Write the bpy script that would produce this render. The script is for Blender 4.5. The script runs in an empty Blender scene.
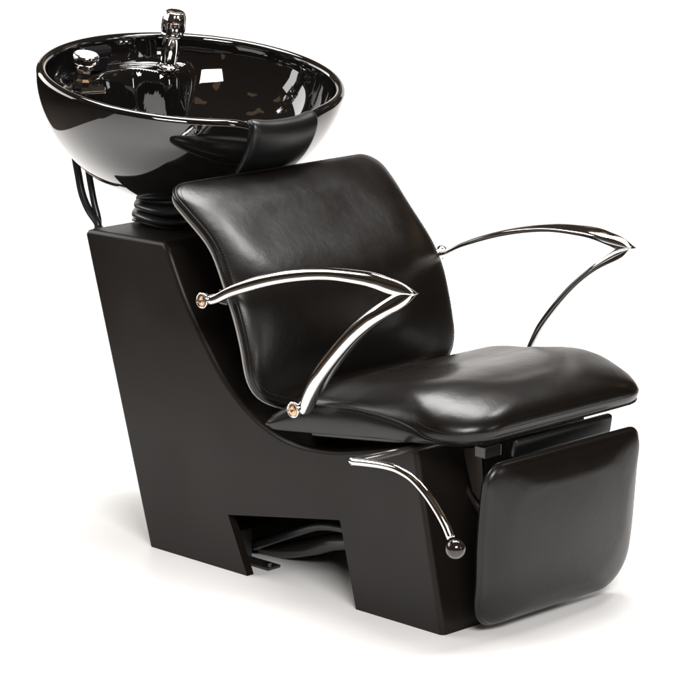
import bpy, bmesh, math, random
from mathutils import Vector, Matrix
random.seed(7)
PI = math.pi
scene = bpy.context.scene
COL = scene.collection

# ------------------------------------------------------------------ materials
def new_mat(name):
    m = bpy.data.materials.new(name); m.use_nodes = True
    return m, m.node_tree, m.node_tree.nodes['Principled BSDF']

def noise(nt, scale, detail=3, coord='Object', rough=.5, stretch=(1, 1, 1)):
    tc = nt.nodes.new('ShaderNodeTexCoord'); mp = nt.nodes.new('ShaderNodeMapping')
    mp.inputs['Scale'].default_value = stretch
    n = nt.nodes.new('ShaderNodeTexNoise')
    n.inputs['Scale'].default_value = scale; n.inputs['Detail'].default_value = detail
    n.inputs['Roughness'].default_value = rough
    nt.links.new(tc.outputs[coord], mp.inputs['Vector']); nt.links.new(mp.outputs['Vector'], n.inputs['Vector'])
    return n

def ramp(nt, src, a, b, lo=.3, hi=.7):
    r = nt.nodes.new('ShaderNodeMapRange')
    r.inputs['From Min'].default_value = lo; r.inputs['From Max'].default_value = hi
    r.inputs['To Min'].default_value = a; r.inputs['To Max'].default_value = b
    nt.links.new(src, r.inputs['Value']); return r.outputs['Result']

def bump(nt, bsdf, src, strength, dist, prev=None):
    b = nt.nodes.new('ShaderNodeBump'); b.inputs['Strength'].default_value = strength
    b.inputs['Distance'].default_value = dist
    nt.links.new(src, b.inputs['Height'])
    if prev: nt.links.new(prev.outputs['Normal'], b.inputs['Normal'])
    nt.links.new(b.outputs['Normal'], bsdf.inputs['Normal'])
    return b

def simple(name, col, rough, metal=0., ior=1.5, coat=0., coat_rough=.05):
    m, nt, b = new_mat(name)
    b.inputs['Base Color'].default_value = (*col, 1); b.inputs['Roughness'].default_value = rough
    b.inputs['Metallic'].default_value = metal; b.inputs['IOR'].default_value = ior
    b.inputs['Coat Weight'].default_value = coat; b.inputs['Coat Roughness'].default_value = coat_rough
    return m

def leather(name, rmin, rmax):
    m, nt, b = new_mat(name)
    b.inputs['Base Color'].default_value = (.0036, .0026, .0020, 1)
    b.inputs['IOR'].default_value = 1.42
    n0 = noise(nt, 14, 4)
    nt.links.new(ramp(nt, n0.outputs['Fac'], rmin, rmax), b.inputs['Roughness'])
    b.inputs['Coat Weight'].default_value = .0; b.inputs['Coat Roughness'].default_value = .16
    b1 = bump(nt, b, noise(nt, 420, 2).outputs['Fac'], .10, .0003)
    n2 = noise(nt, 17, 4, rough=.55)
    b2 = bump(nt, b, n2.outputs['Fac'], .11, .006, b1)
    n3 = noise(nt, 90, 2)
    bump(nt, b, n3.outputs['Fac'], .12, .0010, b2)
    return m

LEATHER = leather('black_leather', .27, .33)
LEATHER_B = leather('black_leather_back', .26, .34)
PIPING = simple('piping_vinyl', (.26, .24, .22), .45)
THREAD = simple('stitch_thread', (.014, .013, .014), .5)
VINYL = simple('dull_vinyl', (.004, .004, .004), .38)

def shell_mat():
    m, nt, b = new_mat('satin_black_shell')
    n = noise(nt, 3.5, 4)
    mx = nt.nodes.new('ShaderNodeMix'); mx.data_type = 'RGBA'
    mx.inputs[6].default_value = (.0060, .0043, .0034, 1); mx.inputs[7].default_value = (.0084, .0061, .0048, 1)
    nt.links.new(n.outputs['Fac'], mx.inputs[0]); nt.links.new(mx.outputs[2], b.inputs['Base Color'])
    nt.links.new(ramp(nt, noise(nt, 6, 5).outputs['Fac'], .34, .46), b.inputs['Roughness'])
    b.inputs['IOR'].default_value = 1.33
    bump(nt, b, noise(nt, 260, 3).outputs['Fac'], .10, .0006)
    return m
SHELL = shell_mat()

def gloss_mat():
    m, nt, b = new_mat('gloss_black_enamel')
    b.inputs['Base Color'].default_value = (.0045, .004, .0038, 1)
    b.inputs['Roughness'].default_value = .035; b.inputs['IOR'].default_value = 1.62
    b.inputs['Coat Weight'].default_value = .6; b.inputs['Coat Roughness'].default_value = .015
    bump(nt, b, noise(nt, 5, 2).outputs['Fac'], .10, .004)
    return m
GLOSS = gloss_mat()

def chrome_mat():
    m, nt, b = new_mat('polished_chrome')
    b.inputs['Base Color'].default_value = (.71, .70, .69, 1); b.inputs['Metallic'].default_value = 1
    nt.links.new(ramp(nt, noise(nt, 45, 5).outputs['Fac'], .035, .11), b.inputs['Roughness'])
    bump(nt, b, noise(nt, 30, 2).outputs['Fac'], .05, .001)
    return m
CHROME = chrome_mat()
CAP = simple('brown_reflection_cap', (.62, .40, .26), .28, 1.)  # coppery reflection on the bolt face put into the metal colour
SMOKE = simple('smoked_plastic', (.008, .008, .009), .10, ior=1.5, coat=.5)
RUBBER = simple('black_rubber', (.010, .010, .011), .34)
KNOB = simple('black_bakelite', (.012, .008, .007), .10, coat=.4)
STEEL = simple('black_steel', (.02, .017, .015), .28, .0, coat=.3)
PLATE = simple('bare_steel', (.32, .27, .23), .25, 1.)
WHITE = simple('white_enamel', (.78, .78, .78), .3)
RED = simple('red_mark', (.45, .02, .06), .3)

def floor_mat():
    m, nt, b = new_mat('white_paper_sweep')
    n = noise(nt, 1.7, 4)
    mx = nt.nodes.new('ShaderNodeMix'); mx.data_type = 'RGBA'
    mx.inputs[6].default_value = (.88, .87, .86, 1); mx.inputs[7].default_value = (.91, .905, .90, 1)
    nt.links.new(n.outputs['Fac'], mx.inputs[0]); nt.links.new(mx.outputs[2], b.inputs['Base Color'])
    b.inputs['Roughness'].default_value = .42
    b.inputs['IOR'].default_value = 1.35
    return m
FLOOR = floor_mat()

# ------------------------------------------------------------------ helpers
def link(name, bm, mat, parent=None, smooth=True, loc=None, flip=True):
    if flip: bmesh.ops.recalc_face_normals(bm, faces=bm.faces)
    me = bpy.data.meshes.new(name); bm.to_mesh(me); bm.free()
    if smooth:
        for p in me.polygons: p.use_smooth = True
    o = bpy.data.objects.new(name, me); COL.objects.link(o)
    mats = mat if isinstance(mat, (list, tuple)) else [mat]
    for m in mats: me.materials.append(m)
    if parent: o.parent = parent
    if loc: o.location = loc
    return o

def cr(pts, n):
    """Catmull-Rom through pts, n samples evenly by length"""
    P = [Vector(p) for p in pts]
    P = [2*P[0]-P[1]] + P + [2*P[-1]-P[-2]]
    out = []
    for i in range(1, len(P)-2):
        for k in range(24):
            t = k/24; a, b, c, d = P[i-1], P[i], P[i+1], P[i+2]
            out.append(.5*((2*b)+(c-a)*t+(2*a-5*b+4*c-d)*t*t+(3*b-a-3*c+d)*t**3))
    out.append(P[-2].copy())
    L = [0]
    for i in range(1, len(out)): L.append(L[-1]+(out[i]-out[i-1]).length)
    res = []; j = 0
    for k in range(n):
        s = L[-1]*k/(n-1)
        while j < len(L)-2 and L[j+1] < s: j += 1
        u = (s-L[j])/max(1e-9, L[j+1]-L[j]); res.append(out[j].lerp(out[j+1], min(1, max(0, u))))
    return res

def tube(bm, pts, rad, seg=16, caps=True):
    n = len(pts); rings = []; up = None
    for i, p in enumerate(pts):
        t = (pts[min(i+1, n-1)]-pts[max(i-1, 0)]).normalized()
        if up is None:
            up = Vector((0, 0, 1)) if abs(t.z) < .9 else Vector((1, 0, 0))
        side = t.cross(up).normalized(); up = side.cross(t).normalized()
        r = rad(i/(n-1)) if callable(rad) else rad
        rings.append([bm.verts.new(p+side*math.cos(a)*r+up*math.sin(a)*r) for a in [2*PI*k/seg for k in range(seg)]])
    for i in range(n-1):
        for k in range(seg):
            bm.faces.new((rings[i][k], rings[i][(k+1) % seg], rings[i+1][(k+1) % seg], rings[i+1][k]))
    if caps:
        bm.faces.new(rings[0]); bm.faces.new(rings[-1])
    return bm

def lathe(bm, prof, seg=48, M=Matrix(), sx=1, sy=1):
    rings = []
    for r, z in prof:
        if r < 1e-6: rings.append([bm.verts.new(M @ Vector((0, 0, z)))])
        else: rings.append([bm.verts.new(M @ Vector((r*sx*math.cos(2*PI*k/seg), r*sy*math.sin(2*PI*k/seg), z))) for k in range(seg)])
    for a, b in zip(rings, rings[1:]):
        for k in range(seg):
            k2 = (k+1) % seg
            if len(a) == 1 and len(b) > 1: bm.faces.new((a[0], b[k], b[k2]))
            elif len(b) == 1 and len(a) > 1: bm.faces.new((a[k], a[k2], b[0]))
            elif len(a) > 1: bm.faces.new((a[k], a[k2], b[k2], b[k]))
    return bm

def box(bm, c, s, M=None):
    r = bmesh.ops.create_cube(bm, size=1)['verts']
    for v in r:
        v.co = Vector((v.co.x*s[0], v.co.y*s[1], v.co.z*s[2]))
        if M: v.co = M @ v.co
        v.co += Vector(c)
    return r

def bevel_mod(o, w, seg=3, ang=35):
    m = o.modifiers.new('bevel', 'BEVEL'); m.width = w; m.segments = seg; m.limit_method = 'ANGLE'; m.angle_limit = math.radians(ang)
    m.harden_normals = False
    return m

def autosmooth(o, deg=40):
    me = o.data; bm = bmesh.new(); bm.from_mesh(me)
    for e in bm.edges:
        if len(e.link_faces) == 2 and e.calc_face_angle(0) > math.radians(deg): e.smooth = False
    bm.to_mesh(me); bm.free()

def ss(a, b, x):
    t = min(1, max(0, (x-a)/(b-a))); return t*t*(3-2*t)

def interp(tab, x):
    if x <= tab[0][0]: return tab[0][1]
    for (a, b), (c, d) in zip(tab, tab[1:]):
        if x <= c: return b+(d-b)*(x-a)/(c-a)
    return tab[-1][1]

# rounded cushion on a curved side path --------------------------------------
def cushion(name, path, halfw, rads, side, H, D, mat, parent, shape=None, back=.0, wfn=None, puff=.004, seam=True, seam_r=.0014,
            piping=None, front_dir=1, hs=None, dome_p=.62):
    """path: (x,z) curve of the back face seen from the side; halfw in y; rads: corner radii (start, end);
       side(s01): height of the side band; H/D: dome height and run; shape(s01,t01): extra height."""
    N = 240
    C = cr([(p[0], 0, p[1]) for p in path], N); Ltot = sum((C[i+1]-C[i]).length for i in range(N-1))
    T = [(C[min(i+1, N-1)]-C[max(i-1, 0)]).normalized() for i in range(N)]
    def pos(s, t, n):
        u = (s/Ltot)*(N-1)
        if u <= 0: c = C[0]+T[0]*s; tg = T[0]
        elif u >= N-1: c = C[-1]+T[-1]*(s-Ltot); tg = T[-1]
        else:
            i = int(u); f = u-i; c = C[i].lerp(C[i+1], f); tg = T[i].lerp(T[i+1], f).normalized()
        nn = Vector((-tg.z, 0, tg.x))*front_dir
        w = wfn(s/Ltot) if wfn else 1
        return c+nn*n+Vector((0, t*w, 0))
    a, b = Ltot/2, halfw
    def outline(d):
        pts = []
        A, B = a-d, b-d
        quads = [(1, 1, 0, rads[1]), (-1, 1, 90, rads[0]), (-1, -1, 180, rads[0]), (1, -1, 270, rads[1])]
        segs = []
        for qx, qy, a0, R in quads:
            r = min(max(R, .002)+d*(.75 if d > 0 else 1), A*.98, B*.98)
            ctr = (qx*(A-r), qy*(B-r))
            segs.append([(ctr[0]+r*math.cos(math.radians(a0+90*k/12)), ctr[1]+r*math.sin(math.radians(a0+90*k/12))) for k in range(13)])
        for i in range(4):
            pts += segs[i]
            p, q = segs[i][-1], segs[(i+1) % 4][0]
            m = 26
            for k in range(1, m): pts.append((p[0]+(q[0]-p[0])*k/m, p[1]+(q[1]-p[1])*k/m))
        return pts
    bm = bmesh.new(); rings = []
    def ring(d, fn, scale=1):
        o = outline(d)
        vs = []
        for (s, t) in o:
            s *= scale; t *= scale
            vs.append(bm.verts.new(pos(s+a, t, fn(s, t))))
        rings.append(vs)
    S = lambda s: side(min(1, max(0, (s+a)/Ltot)))
    E = lambda s, t: (shape(min(1, max(0, (s+a)/Ltot)), t/b) if shape else 0)
    Dm = min(D, min(a, b)*.9)
    HF = (lambda s: hs(min(1, max(0, (s+a)/Ltot)))) if hs else (lambda s: 1)
    def dome(d): x = min(1, d/Dm); return H*(1-(1-x)**2)**dome_p
    # back face
    for sc in (0.02, .3, .6, .85): ring(.012, lambda s, t: -back*.0, sc)
    ring(.012, lambda s, t: 0); ring(.005, lambda s, t: .0); ring(.0012, lambda s, t: .0015); ring(0, lambda s, t: .005)
    # side band bulging a bit
    for k in range(1, 6):
        f = k/6
        ring(-puff*math.sin(PI*f), lambda s, t, f=f: .005+(S(s)-.005)*f)
    ring(0, lambda s, t: S(s)); seam_idx = len(rings)-1
    for k in range(1, 13):
        d = Dm*(k/12)**1.8
        ring(d, lambda s, t, d=d: S(s)+dome(d)*HF(s)+E(s, t)*min(1, d/Dm))
    for k in range(1, 12):
        sc = 1-k/11.5
        ring(Dm, lambda s, t: S(s)+H*HF(s)+E(s, t), sc)
    for r0, r1 in zip(rings, rings[1:]):
        n = len(r0)
        for k in range(n): bm.faces.new((r0[k], r0[(k+1) % n], r1[(k+1) % n], r1[k]))
    bm.faces.new(rings[0]); bm.faces.new(rings[-1])
    seam_pts = [v.co.copy() for v in rings[seam_idx]]
    cen = sum(seam_pts, Vector())/len(seam_pts)
    back_pts = [v.co.copy() for v in rings[6]]
    o = link(name, bm, mat, parent)
    if seam:
        sb = bmesh.new(); q = seam_pts+[seam_pts[0]]
        tube(sb, q, seam_r, 8, False)
        link('seam', sb, mat, o)
    if piping:
        sb = bmesh.new(); q = back_pts+[back_pts[0]]
        tube(sb, q, piping[0], 8, False)
        link('piping', sb, piping[1], o)
    # stitches: two rows either side of the seam
    if seam:
        st = bmesh.new()
        o1 = outline(.0045)
        row1 = [pos(s+a, t, S(s)+dome(.0045)*HF(s)+.0006) for s, t in o1]
        row2 = [pos(s+a+(0), t*1.0, S(s)-.006) for s, t in outline(-puff*.55)]
        for row in (row1, row2):
            row = row+[row[0]]
            dist = 0; nextp = 0
            for p, q in zip(row, row[1:]):
                L = (q-p).length
                while nextp < dist+L:
                    c = p.lerp(q, (nextp-dist)/L); dr = (q-p).normalized()
                    tube(st, [c-dr*.0017, c+dr*.0017], .00045, 5); nextp += .0058
                dist += L
        link('stitching', st, THREAD, o)
    return o

# ------------------------------------------------------------------ the thing
unit = bpy.data.objects.new('shampoo_chair', None); COL.objects.link(unit)
unit['label'] = 'black leather salon chair with a glossy wash bowl behind it and curved chrome armrests'
unit['category'] = 'shampoo chair'

# ---------- base shell
W = .21
curve = [(-.669, .559), (-.656, .533), (-.644, .509), (-.621, .468), (-.596, .433), (-.570, .399), (-.528, .349), (-.483, .311), (-.458, .296),
         (-.428, .281), (-.383, .267), (-.347, .262), (-.31, .2615), (-.25, .267), (-.191, .280), (-.099, .303), (-.066, .312)]
cs = [(p.x, p.z) for p in cr([(x, 0, z) for x, z in curve], 60)]
outer = [(-.726, 0)] + [(-.887, .541), (-.889, .549), (-.884, .556), (-.876, .5585)] + [(-.678, .5625)] + cs[1:] + [(0, 0)]
def poly_prism(poly, w):
    bm = bmesh.new()
    a = [bm.verts.new((x, -w, z)) for x, z in poly]; b = [bm.verts.new((x, w, z)) for x, z in poly]
    n = len(poly)
    bm.faces.new(a); bm.faces.new(b[::-1])
    for k in range(n): bm.faces.new((a[k], b[k], b[(k+1) % n], a[(k+1) % n]))
    bmesh.ops.recalc_face_normals(bm, faces=bm.faces)
    return bm
def offset(poly, d):
    n = len(poly); out = []
    for i in range(n):
        p0, p1, p2 = Vector(poly[i-1]), Vector(poly[i]), Vector(poly[(i+1) % n])
        e1 = (p1-p0).normalized(); e2 = (p2-p1).normalized()
        nn = (Vector((e1.y, -e1.x))+Vector((e2.y, -e2.x))).normalized()
        k = 1/max(.5, nn.dot(Vector((e1.y, -e1.x))))
        out.append((p1.x+nn.x*d*k, p1.y+nn.y*d*k))
    return out
bm = poly_prism(outer, W)
bmesh.ops.remove_doubles(bm, verts=bm.verts, dist=1e-5)
edges = [e for e in bm.edges if abs(e.verts[0].co.y-e.verts[1].co.y) < 1e-6 and not (e.verts[0].co.z < 1e-4 and e.verts[1].co.z < 1e-4)]
bmesh.ops.bevel(bm, geom=edges, offset=.009, segments=5, profile=.5, affect='EDGES')
base = link('base', bm, SHELL, unit)
off = offset(cs, .014)
inner = [(-.694, -.05), (-.711, 0), (-.868, .544), (-.686, .5475)]+off[5:-3:5]+[(-.078, .296), (-.016, 0), (-.009, -.05)]
cut1 = link('cut1', poly_prism(inner, W-.016), SHELL)
cut2 = link('cut2', poly_prism([(-.455, -.04), (-.468, 0), (-.516, .101), (-.239, .148), (-.201, 0), (-.195, -.04)], .4), SHELL)
for c in (cut1, cut2):
    md = base.modifiers.new('b', 'BOOLEAN'); md.operation = 'DIFFERENCE'; md.object = c; md.solver = 'EXACT'
bpy.context.view_layer.update()
dg = bpy.context.evaluated_depsgraph_get()
me = bpy.data.meshes.new_from_object(base.evaluated_get(dg))
base.modifiers.clear(); old = base.data; base.data = me; me.name = 'base'
for c in (cut1, cut2): bpy.data.objects.remove(c)
for p in base.data.polygons: p.use_smooth = True
wn = base.modifiers.new('wn', 'WEIGHTED_NORMAL'); wn.mode = 'FACE_AREA'; wn.weight = 100; wn.keep_sharp = True
autosmooth(base, 50)

# things inside the notch
bm = bmesh.new()
tube(bm, cr([(-.62, .02, .36), (-.56, .05, .20), (-.46, .06, .115), (-.34, .05, .095), (-.20, .06, .13), (-.06, .07, .20)], 40), .024, 18)
link('drain_hose', bm, RUBBER, unit)
bm = bmesh.new()
tube(bm, cr([(-.60, .13, .30), (-.52, .13, .12), (-.42, .12, .05), (-.30, .10, .06), (-.12, .10, .07)], 40), .012, 12)
link('supply_hose', bm, RUBBER, unit)
bm = bmesh.new()
tube(bm, cr([(-.545, -.120, .020), (-.50, -.128, .040), (-.42, -.135, .075), (-.36, -.135, .098), (-.30, -.132, .104), (-.20, -.128, .106), (-.10, -.12, .12)], 50), .0085, 14)
link('drain_hose', bm, RUBBER, unit)
bm = bmesh.new()
tube(bm, cr([(-.56, -.09, .010), (-.50, -.09, .016), (-.42, -.095, .040), (-.36, -.10, .062), (-.28, -.10, .078), (-.18, -.09, .085)], 50), .016, 18)
link('waste_pipe', bm, STEEL, unit)
bm = bmesh.new()
box(bm, (-.44, -.10, .165), (.42, .012, .10), Matrix.Rotation(.12, 3, 'Y')); o = link('cross_plate', bm, STEEL, unit, False); bevel_mod(o, .002, 2)
bm = bmesh.new()
box(bm, (-.502, -.150, .0035), (.080, .030, .005)); box(bm, (-.540, -.150, .030), (.005, .034, .054))
o = link('floor_bracket', bm, STEEL, unit, False); bevel_mod(o, .001, 2)
bm = bmesh.new(); lathe(bm, [(0, .0095), (.006, .0095), (.006, .0062), (0, .0062)], 6); 
o2 = link('bolt', bm, PLATE, o, False, (-.476, -.150, 0))

# ---------- seat
def z_b(x): return .289+(x+.36)*.125
seat_side = [(-.39, .010), (-.358, .018), (-.325, .032), (-.293, .043), (-.25, .051), (-.222, .051), (-.152, .048), (-.106, .041), (-.061, .034), (-.027, .026), (.0, .016), (.04, .008), (.1, .006)]
x0, x1 = -.388, .091
def sx(s): return x0+(x1-x0)*s
seat = cushion('seat', [(x0, .286), (-.30, .296), (-.2, .308), (-.1, .321), (-.03, .325), (.03, .327), (x1, .328)], .252, (.035, .088),
        lambda s: interp(seat_side, sx(s)), .026, .075, LEATHER, unit,
        shape=lambda s, t: .008*(1-t*t)*(1-(2*s-1)**2)-.016*ss(.45, .05, s)*(1-t*t*.5)-.010*(1-t*t)*ss(.2, .5, s)*ss(1, .7, s)+.006*math.sin(s*PI)+.010*ss(.45, .75, s)*ss(1.02, .8, s), puff=.003, hs=lambda s: 1+1.3*ss(.40, 1.0, s))
for o in [seat]+list(seat.children):          # the front edge rolls under
    for v in o.data.vertices:
        k = 12*max(0, .380-v.co.z)**2*ss(-.08, .06, v.co.x)
        v.co.x -= k; v.co.y *= 1-k*1.6
bm = bmesh.new()
box(bm, (-.20, 0, .290), (.28, .36, .010), Matrix.Rotation(-.12, 3, 'Y'))
o = link('seat_pan', bm, STEEL, unit, False); bevel_mod(o, .003, 2)

# ---------- backrest
bpath = [(-.628, .662), (-.606, .645), (-.566, .613), (-.524, .574), (-.487, .527), (-.459, .478), (-.440, .423), (-.430, .381), (-.418, .335), (-.392, .305)]
back = cushion('backrest', bpath[::-1], .250, (.088, .038), lambda s: .016+.004*math.sin(s*PI), .021, .095, LEATHER_B, unit,
        shape=lambda s, t: .010*ss(.05, .25, s)*ss(.55, .3, s)*(1-t*t)-.009*math.exp(-((s-.72)/.13)**2)+.005*math.exp(-((s-.48)/.11)**2)-.006*(1-t*t)*0,
        puff=.002, piping=(.0022, PIPING), front_dir=-1,
        wfn=lambda s: 1-.038*math.exp(-((s-.70)/.13)**2)+.006*math.exp(-((s-.45)/.1)**2))
for y in (-.12, .12):
    bm = bmesh.new()
    tube(bm, cr([(-.33, y, .285), (-.42, y, .29), (-.452, y, .34), (-.470, y, .42), (-.50, y, .49)], 24), .012, 12)
    link('back_frame', bm, STEEL, unit)

# ---------- leg rest
fpath = [(.030, .016), (.045, .09), (.051, .17), (.057, .24), (.066, .298)]
leg = cushion('leg_rest', fpath, .190, (.058, .036), lambda s: .014, .018, .045, LEATHER, unit, seam=False, front_dir=-1, puff=.003,
        shape=lambda s, t: .013*(1-t*t)*(1-(2*s-1)**2), wfn=lambda s: .965+.035*ss(0, .55, s))
bm = bmesh.new()
box(bm, (.043, .028, .303), (.014, .245, .034), Matrix.Rotation(.15, 3, 'Y'))
o = link('leg_rest_bar', bm, VINYL, unit); bevel_mod(o, .006, 3)
bm = bmesh.new()
box(bm, (.024, -.132, .304), (.024, .040, .020)); o = link('hinge_block', bm, STEEL, unit, False); bevel_mod(o, .002, 2)
bm = bmesh.new()
pl = [(-.045, .292), (-.004, .300), (.004, .205), (-.022, .222)]
for y0 in (-.118, -.112):
    pass
a = [bm.verts.new((x, -.118, z)) for x, z in pl]; b = [bm.verts.new((x, -.112, z)) for x, z in pl]
bm.faces.new(a); bm.faces.new(b[::-1])
for k in range(4): bm.faces.new((a[k], b[k], b[(k+1) % 4], a[(k+1) % 4]))
link('link_plate', bm, PLATE, unit, False)
for y in (-.10, .10):
    bm = bmesh.new()
    tube(bm, [Vector((-.10, y, .27)), Vector((.045, y, .12))], .007, 10)
    link('leg_rest_linkage', bm, STEEL, unit)

# ---------- armrests
def section(tn, nrm, w, t):
    """rounded flat section: t in the arm's plane, w across it"""
    pts = []
    for k in range(40):
        a = 2*PI*k/40; c, s = math.cos(a), math.sin(a)
        vv = math.copysign(abs(s)**.8, s)
        pts.append((math.copysign(abs(c)**.75, c)*t/2*(1-.38*vv*tn), vv*w/2))
    return pts
def sweep_arm(bm, path, ysgn, thick, width, n=64):
    P = cr(path, n); rings = []
    for i, p in enumerate(P):
        f = i/(n-1)
        tg = (P[min(i+1, n-1)]-P[max(i-1, 0)]); tg.y = 0; tg.normalize()
        nn = Vector((-tg.z, 0, tg.x))
        rings.append([bm.verts.new(Vector((p.x, p.y*ysgn, p.z))+nn*u+Vector((0, v, 0))) for u, v in section(-ysgn*-1, 0, width(f), thick(f))])
    for r0, r1 in zip(rings, rings[1:]):
        for k in range(40): bm.faces.new((r0[k], r0[(k+1) % 40], r1[(k+1) % 40], r1[k]))
    bm.faces.new(rings[0]); bm.faces.new(rings[-1])
UPC = [(-.4740, .5010), (-.4539, .5075), (-.4092, .5285), (-.3362, .5545), (-.2647, .5735), (-.1947, .5855), (-.1262, .5890), (-.0924, .5880), (-.0650, .5838), (-.0380, .5808), (-.0105, .5782)]
LOC = [(-.2520, .3480), (-.2445, .3609), (-.2326, .3816), (-.2091, .4160), (-.1719, .4590), (-.1329, .4975), (-.0856, .5345), (-.0477, .5595), (-.0310, .5685), (-.0105, .5782)]
def yy(x): return -.281+.0135*ss(-.40, 0, x)
for sg in (1, -1):
    bm = bmesh.new()
    smin = lambda a, b: a*(1-math.exp(-(max(b, 1e-5)/a)**2.2))**(1/2.2)
    sweep_arm(bm, [(x, yy(x), z) for x, z in UPC], sg, lambda f: smin(.0145+.0045*ss(0, .25, f)+.005*ss(.6, .92, f), .0010+.42*(1-f)), lambda f: .030*(.8+.2*ss(0, .2, f))*(1-.6*ss(.80, 1, f)), 90)
    sweep_arm(bm, [(x, yy(x), z) for x, z in LOC], sg, lambda f: smin(.018+.005*ss(0, .25, f)+.002*ss(.6, .9, f), .0010+.34*(1-f)), lambda f: .043*(.75+.25*ss(0, .25, f))*(1-.65*ss(.70, 1, f)), 90)
    arm = link('armrest', bm, CHROME, unit)
    for (bx_, bz_) in ((-.483, .5005), (-.262, .3495)):
        bm = bmesh.new()
        M = Matrix.Translation((bx_, -.272*sg, bz_)) @ Matrix.Rotation(PI/2*sg, 4, 'X')
        # local z points outward (away from the seat)
        lathe(bm, [(0, -.055), (.0085, -.055), (.0085, .012), (.0120, .016), (.0138, .018), (.0138, .024), (.0132, .0252), (.0118, .0254), (.0112, .0246)], 28, M)
        link('bolt', bm, CHROME, arm)
        bm = bmesh.new()
        lathe(bm, [(.0112, .0246), (.0070, .0244), (.006, .0252), (.0045, .0252), (.0040, .0232), (0, .0232)], 24, M)
        link('bolt_cap', bm, CAP, arm)
    for cc, dd in (((-.262, -.222*sg, .344), (.022, .06, .030)), ((-.485, -.222*sg, .498), (.022, .05, .026))):
        bm = bmesh.new(); box(bm, cc, dd)
        o = link('arm_bracket', bm, STEEL, arm, False); bevel_mod(o, .004, 3)

# ---------- recline lever
LY = -.36
lev = [(-.0595, .3125), (-.0202, .3170), (.013, .3195), (.0415, .3185), (.072, .3104), (.1002, .2933), (.1239, .2723), (.1433, .2504), (.1563, .2300)]
bm = bmesh.new()
tube(bm, cr([(x, LY, z) for x, z in lev], 60), .0066, 16)
lathe(bm, [(0, -.0066), (.0035, -.0061), (.0066, 0), (.0035, .0061), (0, .0066)], 12, Matrix.Translation((-.0595, LY, .3125)))
lever = link('recline_lever', bm, CHROME, unit)
bm = bmesh.new(); tube(bm, [Vector((-.0575, LY+.004, .3118)), Vector((-.0535, -.08, .3050))], .0062, 16)
link('lever_shaft', bm, STEEL, lever)
bm = bmesh.new()
lathe(bm, [(.0157*math.sin(PI*k/16), .0157*math.cos(PI*k/16)) for k in range(17)], 32, Matrix.Translation((.166, LY, .2150)))
link('knob', bm, KNOB, lever)

# ---------- pivot sleeve under the bowl, hoses
bm = bmesh.new(); prof = [(0, .0)]
z = 0
prof += [(.105, 0), (.120, .003)]
for k in range(3):
    zz = .004+k*.0185; r = .118-.004*k
    for j in range(9):
        a = -PI/2+PI*j/8
        prof.append((r-.009+.011*math.cos(a), zz+.009+.0088*math.sin(a)))
prof += [(.088, .066), (0, .066)]
lathe(bm, prof, 64, Matrix.Translation((-.810, 0, .5615)), .90, 1.15)
for v in bm.verts:
    a = math.atan2(v.co.y, v.co.x+.8)
    v.co.z += .0022*math.sin(a*3+v.co.z*90)+.0016*math.sin(a*7+1)
link('rubber_sleeve', bm, RUBBER, unit)
bm = bmesh.new()
lathe(bm, [(0, 0), (.098, .0), (.112, .010), (.118, .020), (.10, .026), (0, .026)], 48, Matrix.Translation((-.812, 0, .617)) @ Matrix.Rotation(.14, 4, 'Y'), .9, 1.05)
link('pivot_collar', bm, PLATE, unit)
for pts, r in (([(-0.985, -.150, .680), (-0.975, -.150, .640), (-0.965, -.150, .605), (-0.947, -.150, .577), (-0.925, -.150, .558), (-.915, -.150, .545), (-.868, -.150, .535)], .0072),
               ([(-0.960, -.142, .665), (-0.951, -.142, .628), (-0.941, -.142, .590), (-0.930, -.142, .555), (-.94, -.142, .52), (-.90, -.142, .49)], .0062)):
    bm = bmesh.new(); tube(bm, cr(pts, 40), r, 14); link('water_hose', bm, RUBBER, unit)

# ---------- wash bowl (local frame: u forward, v across, w along the tilted axis)
TAU = .213
BO = Vector((-.826, 0, .8215)); RX, RY = .248, .303
BM = Matrix.Translation(BO) @ Matrix.Rotation(TAU, 4, 'Y')
DEP = .224
def dip(ph):
    d = math.atan2(math.sin(ph-.0), math.cos(ph-.0))
    return -.017*math.exp(-(abs(d)/.27)**3.2)
def out_w(rho): return -DEP*(max(0, 1-rho**2.1))**.60
DECK = [(p.x, p.y) for p in cr([(v, u, 0) for v, u in [(-.32, -.080), (-.19, -.100), (-.125, -.128), (-.09, -.165), (-.03, -.192), (.03, -.192), (.058, -.168), (.075, -.150), (.098, -.143), (.12, -.150), (.145, -.170), (.20, -.196), (.24, -.208), (.32, -.245)]], 160)]
def deck_h(u, v):
    """edge of the raised deck at the back of the bowl (1 inside the deck)"""
    return ss(interp(DECK, v)+.022, interp(DECK, v)-.014, u)
bm = bmesh.new(); NP = 300; rings = []
prof_out = [0.0]+[math.sin(PI/2*k/44)*.997 for k in range(3, 45)]
def P(ph, rho, w): return BM @ Vector((RX*rho*math.cos(ph), RY*rho*math.sin(ph), w))
phs = [2*PI*k/NP for k in range(NP)]
for rho in prof_out[1:]:
    rings.append([bm.verts.new(P(p, rho*1.003, out_w(rho)-.012+dip(p)*max(0, rho-.9)/.1)) for p in phs])
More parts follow.
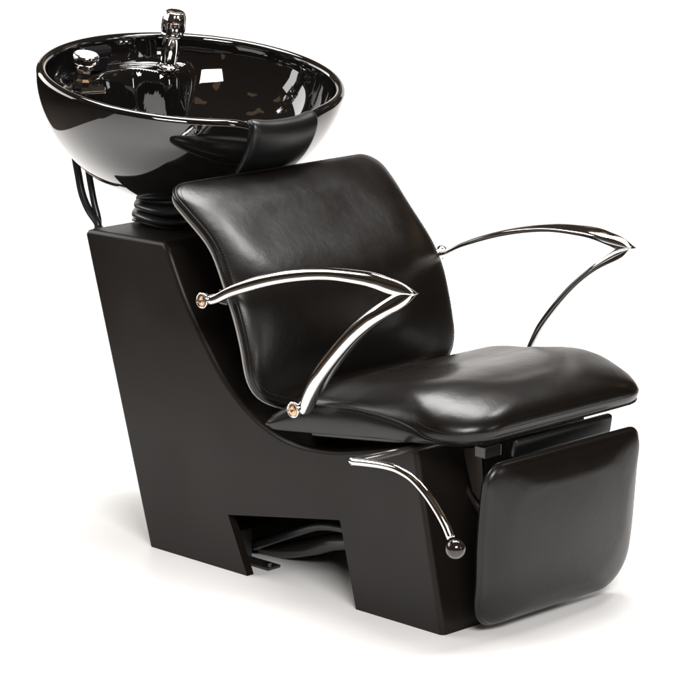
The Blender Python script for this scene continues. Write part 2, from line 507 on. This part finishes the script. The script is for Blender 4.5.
# rolled rim
for k in range(21):
    a = -PI*.02+PI*1.12*k/20
    rings.append([bm.verts.new(BM @ (Vector((math.cos(p)*(RX-.008+.0095*math.cos(a)), math.sin(p)*(RY-.008+.0095*math.cos(a)), -.008+.0095*math.sin(a)+dip(p))))) for p in phs])
inner = [.925, .915, .905]+[.893-.0125*k for k in range(46)]+[.29, .24, .18, .12, .06]
inner_rings = []
for rho in inner:
    row = []
    for p in phs:
        u, v = RX*rho*math.cos(p), RY*rho*math.sin(p)
        w = -.016-.190*(max(0, 1-(rho/.93)**2.3))**.60 + dip(p)*max(0, rho-.6)/.4
        if rho < .925:
            k = deck_h(u, v)
            wall = -.052+.012*ss(.88, .93, rho)
            w = w+k*.5*((wall-w)+math.sqrt((wall-w)**2+.012**2))-k*.002
        row.append(bm.verts.new(BM @ Vector((u, v, w))))
    rings.append(row)
for r0, r1 in zip(rings, rings[1:]):
    for k in range(NP): bm.faces.new((r0[k], r0[(k+1) % NP], r1[(k+1) % NP], r1[k]))
bm.faces.new(rings[0]); bm.faces.new(rings[-1])
bowl = link('wash_bowl', bm, GLOSS, unit)

# drain in the bowl
bm = bmesh.new(); lathe(bm, [(0, -.197), (.020, -.197), (.030, -.1985), (.032, -.201), (0, -.206)], 32, BM)
link('drain', bm, CHROME, bowl)

# neck rest: a thick leather saddle over the dipped rim
bm = bmesh.new(); NA, rows = 40, []
prof = []
def saddle_prof(ph):
    # (radial offset beyond the rim line, w) going from inside over the rim to outside
    return [(-.026, -.045), (-.028, -.026), (-.024, -.008), (-.014, .002), (-.002, .005), (.008, .001), (.014, -.010), (.015, -.028), (.010, -.052), (-.002, -.082), (-.022, -.112), (-.042, -.134),
            (-.050, -.138), (-.046, -.124), (-.028, -.096), (-.012, -.066), (-.004, -.036), (-.003, -.020), (-.006, -.012), (-.014, -.012), (-.019, -.026), (-.021, -.044)]
A0, A1 = -.26, .27
for i in range(NA+1):
    f = i/NA; ph = A0+(A1-A0)*f
    e = min(1, min(f, 1-f)/.10); e = math.sqrt(1-(1-e)**2)
    pr = saddle_prof(ph); row = []
    for (r, w) in pr:
        cr_, cw_ = -.008, -.01 if w > -.06 else w
        rr = cr_+(r-cr_)*(.55+.45*e) if w > -.07 else r-(1-e)*.006
        ww = cw_+(w-cw_)*(.55+.45*e)
        dd = .003+dip(ph)*.6*(1 if w > -.05 else max(0, 1+(w+.05)/.06))
        row.append(bm.verts.new(BM @ Vector(((RX+rr)*math.cos(ph), (RY+rr)*math.sin(ph), ww+dd))))
    rows.append(row)
for r0, r1 in zip(rows, rows[1:]):
    n = len(r0)
    for k in range(n): bm.faces.new((r0[k], r0[(k+1) % n], r1[(k+1) % n], r1[k]))
bm.faces.new(rows[0]); bm.faces.new(rows[-1])
nr = link('neck_rest', bm, VINYL, bowl)
sub = nr.modifiers.new('s', 'SUBSURF'); sub.levels = 2; sub.render_levels = 2

# faucet / spray head
FS = Matrix.Diagonal((1.25, 1.25, 1.27, 1))
def at(u, v, w): return BM @ Matrix.Translation((u, v, w))
bm = bmesh.new()
lathe(bm, [(0, 0), (.0165, 0), (.018, .002), (.018, .0045), (.0155, .0065), (.0130, .0075), (.0122, .010), (.0135, .030), (.0142, .048), (.0155, .0495), (.0175, .0515), (.0175, .0545), (.0168, .056)], 40, at(-.166, .092, -.050) @ FS)
faucet = link('faucet', bm, CHROME, bowl)
bm = bmesh.new()
lathe(bm, [(.0168, .056), (.0182, .060), (.0186, .070), (.0176, .080), (.0150, .0865), (.0135, .088), (.0110, .087), (0, .0865)], 48, at(-.166, .092, -.050) @ FS)
c = BM @ Vector((-.166, .092, 0))
ax = (BM.to_3x3() @ Vector((0, 0, 1)))
for v in bm.verts:
    d = v.co-c; d -= ax*d.dot(ax)
    if d.length > .008:
        a = math.atan2(d.dot(Vector((0, 1, 0))), d.dot(BM.to_3x3() @ Vector((1, 0, 0))))
        v.co -= d.normalized()*.0016*(1+math.cos(a*12))*.5
link('spray_head', bm, CHROME, faucet)
bm = bmesh.new(); lathe(bm, [(0, .0008), (.0016, .0006), (.0018, 0), (0, 0)], 16)
cam_dir = Vector((.69, -.69, .0)).normalized()
o = link('red_mark', bm, RED, faucet)
o.matrix_world = Matrix.Translation(BM @ Vector((-.166, .092, -.050+.072*1.27))+cam_dir*.0232) @ cam_dir.to_track_quat('Z', 'Y').to_matrix().to_4x4()

# mixer tap on a plate
ku, kv = -.121, -.154; KS = Matrix.Diagonal((1.06, 1.06, 1.22, 1))
bm = bmesh.new()
pts = [(-.178, -.168), (-.128, -.218), (-.095, -.178), (-.085, -.128), (-.105, -.112), (-.130, -.118)]
a = [bm.verts.new(BM @ Vector((u, v, -.050))) for u, v in pts]; b = [bm.verts.new(BM @ Vector((u, v, -.045))) for u, v in pts]
bm.faces.new(a); bm.faces.new(b[::-1])
for k in range(len(pts)): bm.faces.new((a[k], b[k], b[(k+1) % len(pts)], a[(k+1) % len(pts)]))
tap = link('mixer_tap', bm, CHROME, bowl, False); bevel_mod(tap, .002, 3)
bm = bmesh.new()
lathe(bm, [(.0, 0), (.0165, 0), (.0160, .010), (.0125, .0135), (.0125, .022), (.0165, .0275), (.0170, .0285), (.0105, .032), (.0095, .036)], 8, at(ku, kv, -.045) @ KS)
link('valve_body', bm, CHROME, tap, False)
bm = bmesh.new()
lathe(bm, [(.0095, .034), (.0205, .0355), (.0225, .038), (.0225, .0475), (.0212, .0495), (.0195, .0502), (0, .0506)], 40, at(ku, kv, -.045) @ KS)
link('tap_handle', bm, CHROME, tap)
bm = bmesh.new()
lathe(bm, [(0, .0512), (.0190, .0512), (.0193, .0506), (0, .0500)], 36, at(ku, kv, -.045) @ KS)
link('temperature_disc', bm, WHITE, tap)

# vacuum breaker / hose holder behind
bm = bmesh.new()
tube(bm, [BM @ Vector((-.208, -.090, -.018)), BM @ Vector((-.208, -.025, -.018))], .0125, 20)
box(bm, (0, 0, 0), (.03, .05, .026), None)
vs = bm.verts[-8:] if hasattr(bm.verts, '__getitem__') and not bm.verts.ensure_lookup_table() else []
for v in vs: v.co = BM @ (Vector((-.208, -.058, -.036))+v.co)
o = link('hose_holder', bm, SMOKE, bowl); autosmooth(o, 35); bevel_mod(o, .002, 2)

# ------------------------------------------------------------------ studio sweep (white paper floor curving up behind)
yaw = math.radians(45)
F = Vector((-math.cos(yaw), math.sin(yaw), 0)); Rr = Vector((math.cos(yaw), math.sin(yaw), 0))
bm = bmesh.new(); prof = [(-2.6, 0)]
prof += [(-2.6+k*.4, 0) for k in range(1, 12)]
y_s, Rc = 2.0, 1.2
for k in range(0, 25):
    a = PI/2*k/24; prof.append((y_s+Rc*math.sin(a), Rc*(1-math.cos(a))))
prof.append((y_s+Rc, 1.9))
org = Vector((-.45, 0, 0)); rows = []
for d, zz in prof:
    rows.append([bm.verts.new(org+F*d+Rr*(-1.5+3.1*j/10)+Vector((0, 0, zz))) for j in range(11)])
for r0, r1 in zip(rows, rows[1:]):
    for k in range(10): bm.faces.new((r0[k], r0[k+1], r1[k+1], r1[k]))
sweep = link('floor', bm, FLOOR)
sweep['kind'] = 'structure'
bm = bmesh.new(); vs = [bm.verts.new(org+F*d+Rr*r+Vector((0, 0, -.006))) for d, r in ((-14, -14), (-14, 14), (14, 14), (14, -14))]; bm.faces.new(vs)
ground = link('ground', bm, simple('dark_studio_concrete', (.050, .040, .033), .6)); ground['kind'] = 'structure'

# ------------------------------------------------------------------ light
def area(name, loc, target, size, power, col=(1, 1, 1), sizey=None, spread=None):
    L = bpy.data.lights.new(name, 'AREA'); L.energy = power; L.color = col; L.shape = 'RECTANGLE'; L.size = size; L.size_y = sizey or size
    if spread: L.spread = math.radians(spread)
    o = bpy.data.objects.new(name, L); COL.objects.link(o); o.location = loc
    o.rotation_euler = (Vector(target)-Vector(loc)).to_track_quat('-Z', 'Y').to_euler()
    return o
def W3(d, r, z): return org+F*d+Rr*r+Vector((0, 0, z))   # studio coordinates: depth behind, right, up
area('overhead_softbox', W3(.45, 0, 3.0), W3(.15, 0, 0), 1.9, 125, (1, .985, .97), 1.2)
area('front_softbox', W3(-3.5, .7, 2.35), W3(-.3, 0, .2), 1.5, 135, (1, .99, .98), 1.1)
area('side_softbox', W3(.8, -2.4, 1.7), W3(0, 0, .5), 3.0, 60, (1, .98, .96), 1.2)
area('softbox', W3(.45, 1.55, 3.1), W3(0, 0, .5), .55, 25, (1, .98, .96), .45)
area('softbox', W3(-1.6, 2.2, .9), W3(0, 0, .4), .20, 4, (.95, .97, 1), .6)

w = bpy.data.worlds.new('World'); scene.world = w; w.use_nodes = True
nt = w.node_tree; bg = nt.nodes['Background']
tc = nt.nodes.new('ShaderNodeTexCoord'); n = nt.nodes.new('ShaderNodeTexNoise'); n.inputs['Scale'].default_value = 5; n.inputs['Detail'].default_value = 1
cr_ = nt.nodes.new('ShaderNodeValToRGB')
cr_.color_ramp.elements[0].position = .67; cr_.color_ramp.elements[0].color = (.055, .042, .032, 1)
cr_.color_ramp.elements[1].position = .69; cr_.color_ramp.elements[1].color = (.75, .50, .30, 1)  # warm bright patches added to the surroundings for crisp glints in bowl and chrome
nt.links.new(tc.outputs['Generated'], n.inputs['Vector']); nt.links.new(n.outputs['Fac'], cr_.inputs['Fac']); nt.links.new(cr_.outputs['Color'], bg.inputs['Color'])
bg.inputs['Strength'].default_value = .8

# ------------------------------------------------------------------ camera
camd = bpy.data.cameras.new('camera'); camd.lens = 3060/700*36; camd.sensor_width = 36; camd.clip_end = 100; camd.clip_start = .1
cam = bpy.data.objects.new('camera', camd); COL.objects.link(cam)
cam.location = (3.266, -3.691, 1.575)
p = math.radians(12.7)
fwd = F*math.cos(p)+Vector((0, 0, -math.sin(p)))
right = fwd.cross(Vector((0, 0, 1))).normalized(); up = right.cross(fwd)
Mx = Matrix((right, up, -fwd)).transposed().to_4x4(); Mx.translation = cam.location
cam.matrix_world = Mx
scene.camera = cam

scene.render.engine = 'CYCLES'
scene.view_settings.view_transform = 'Standard'; scene.view_settings.look = 'None'
scene.view_settings.exposure = .12; scene.view_settings.gamma = 1
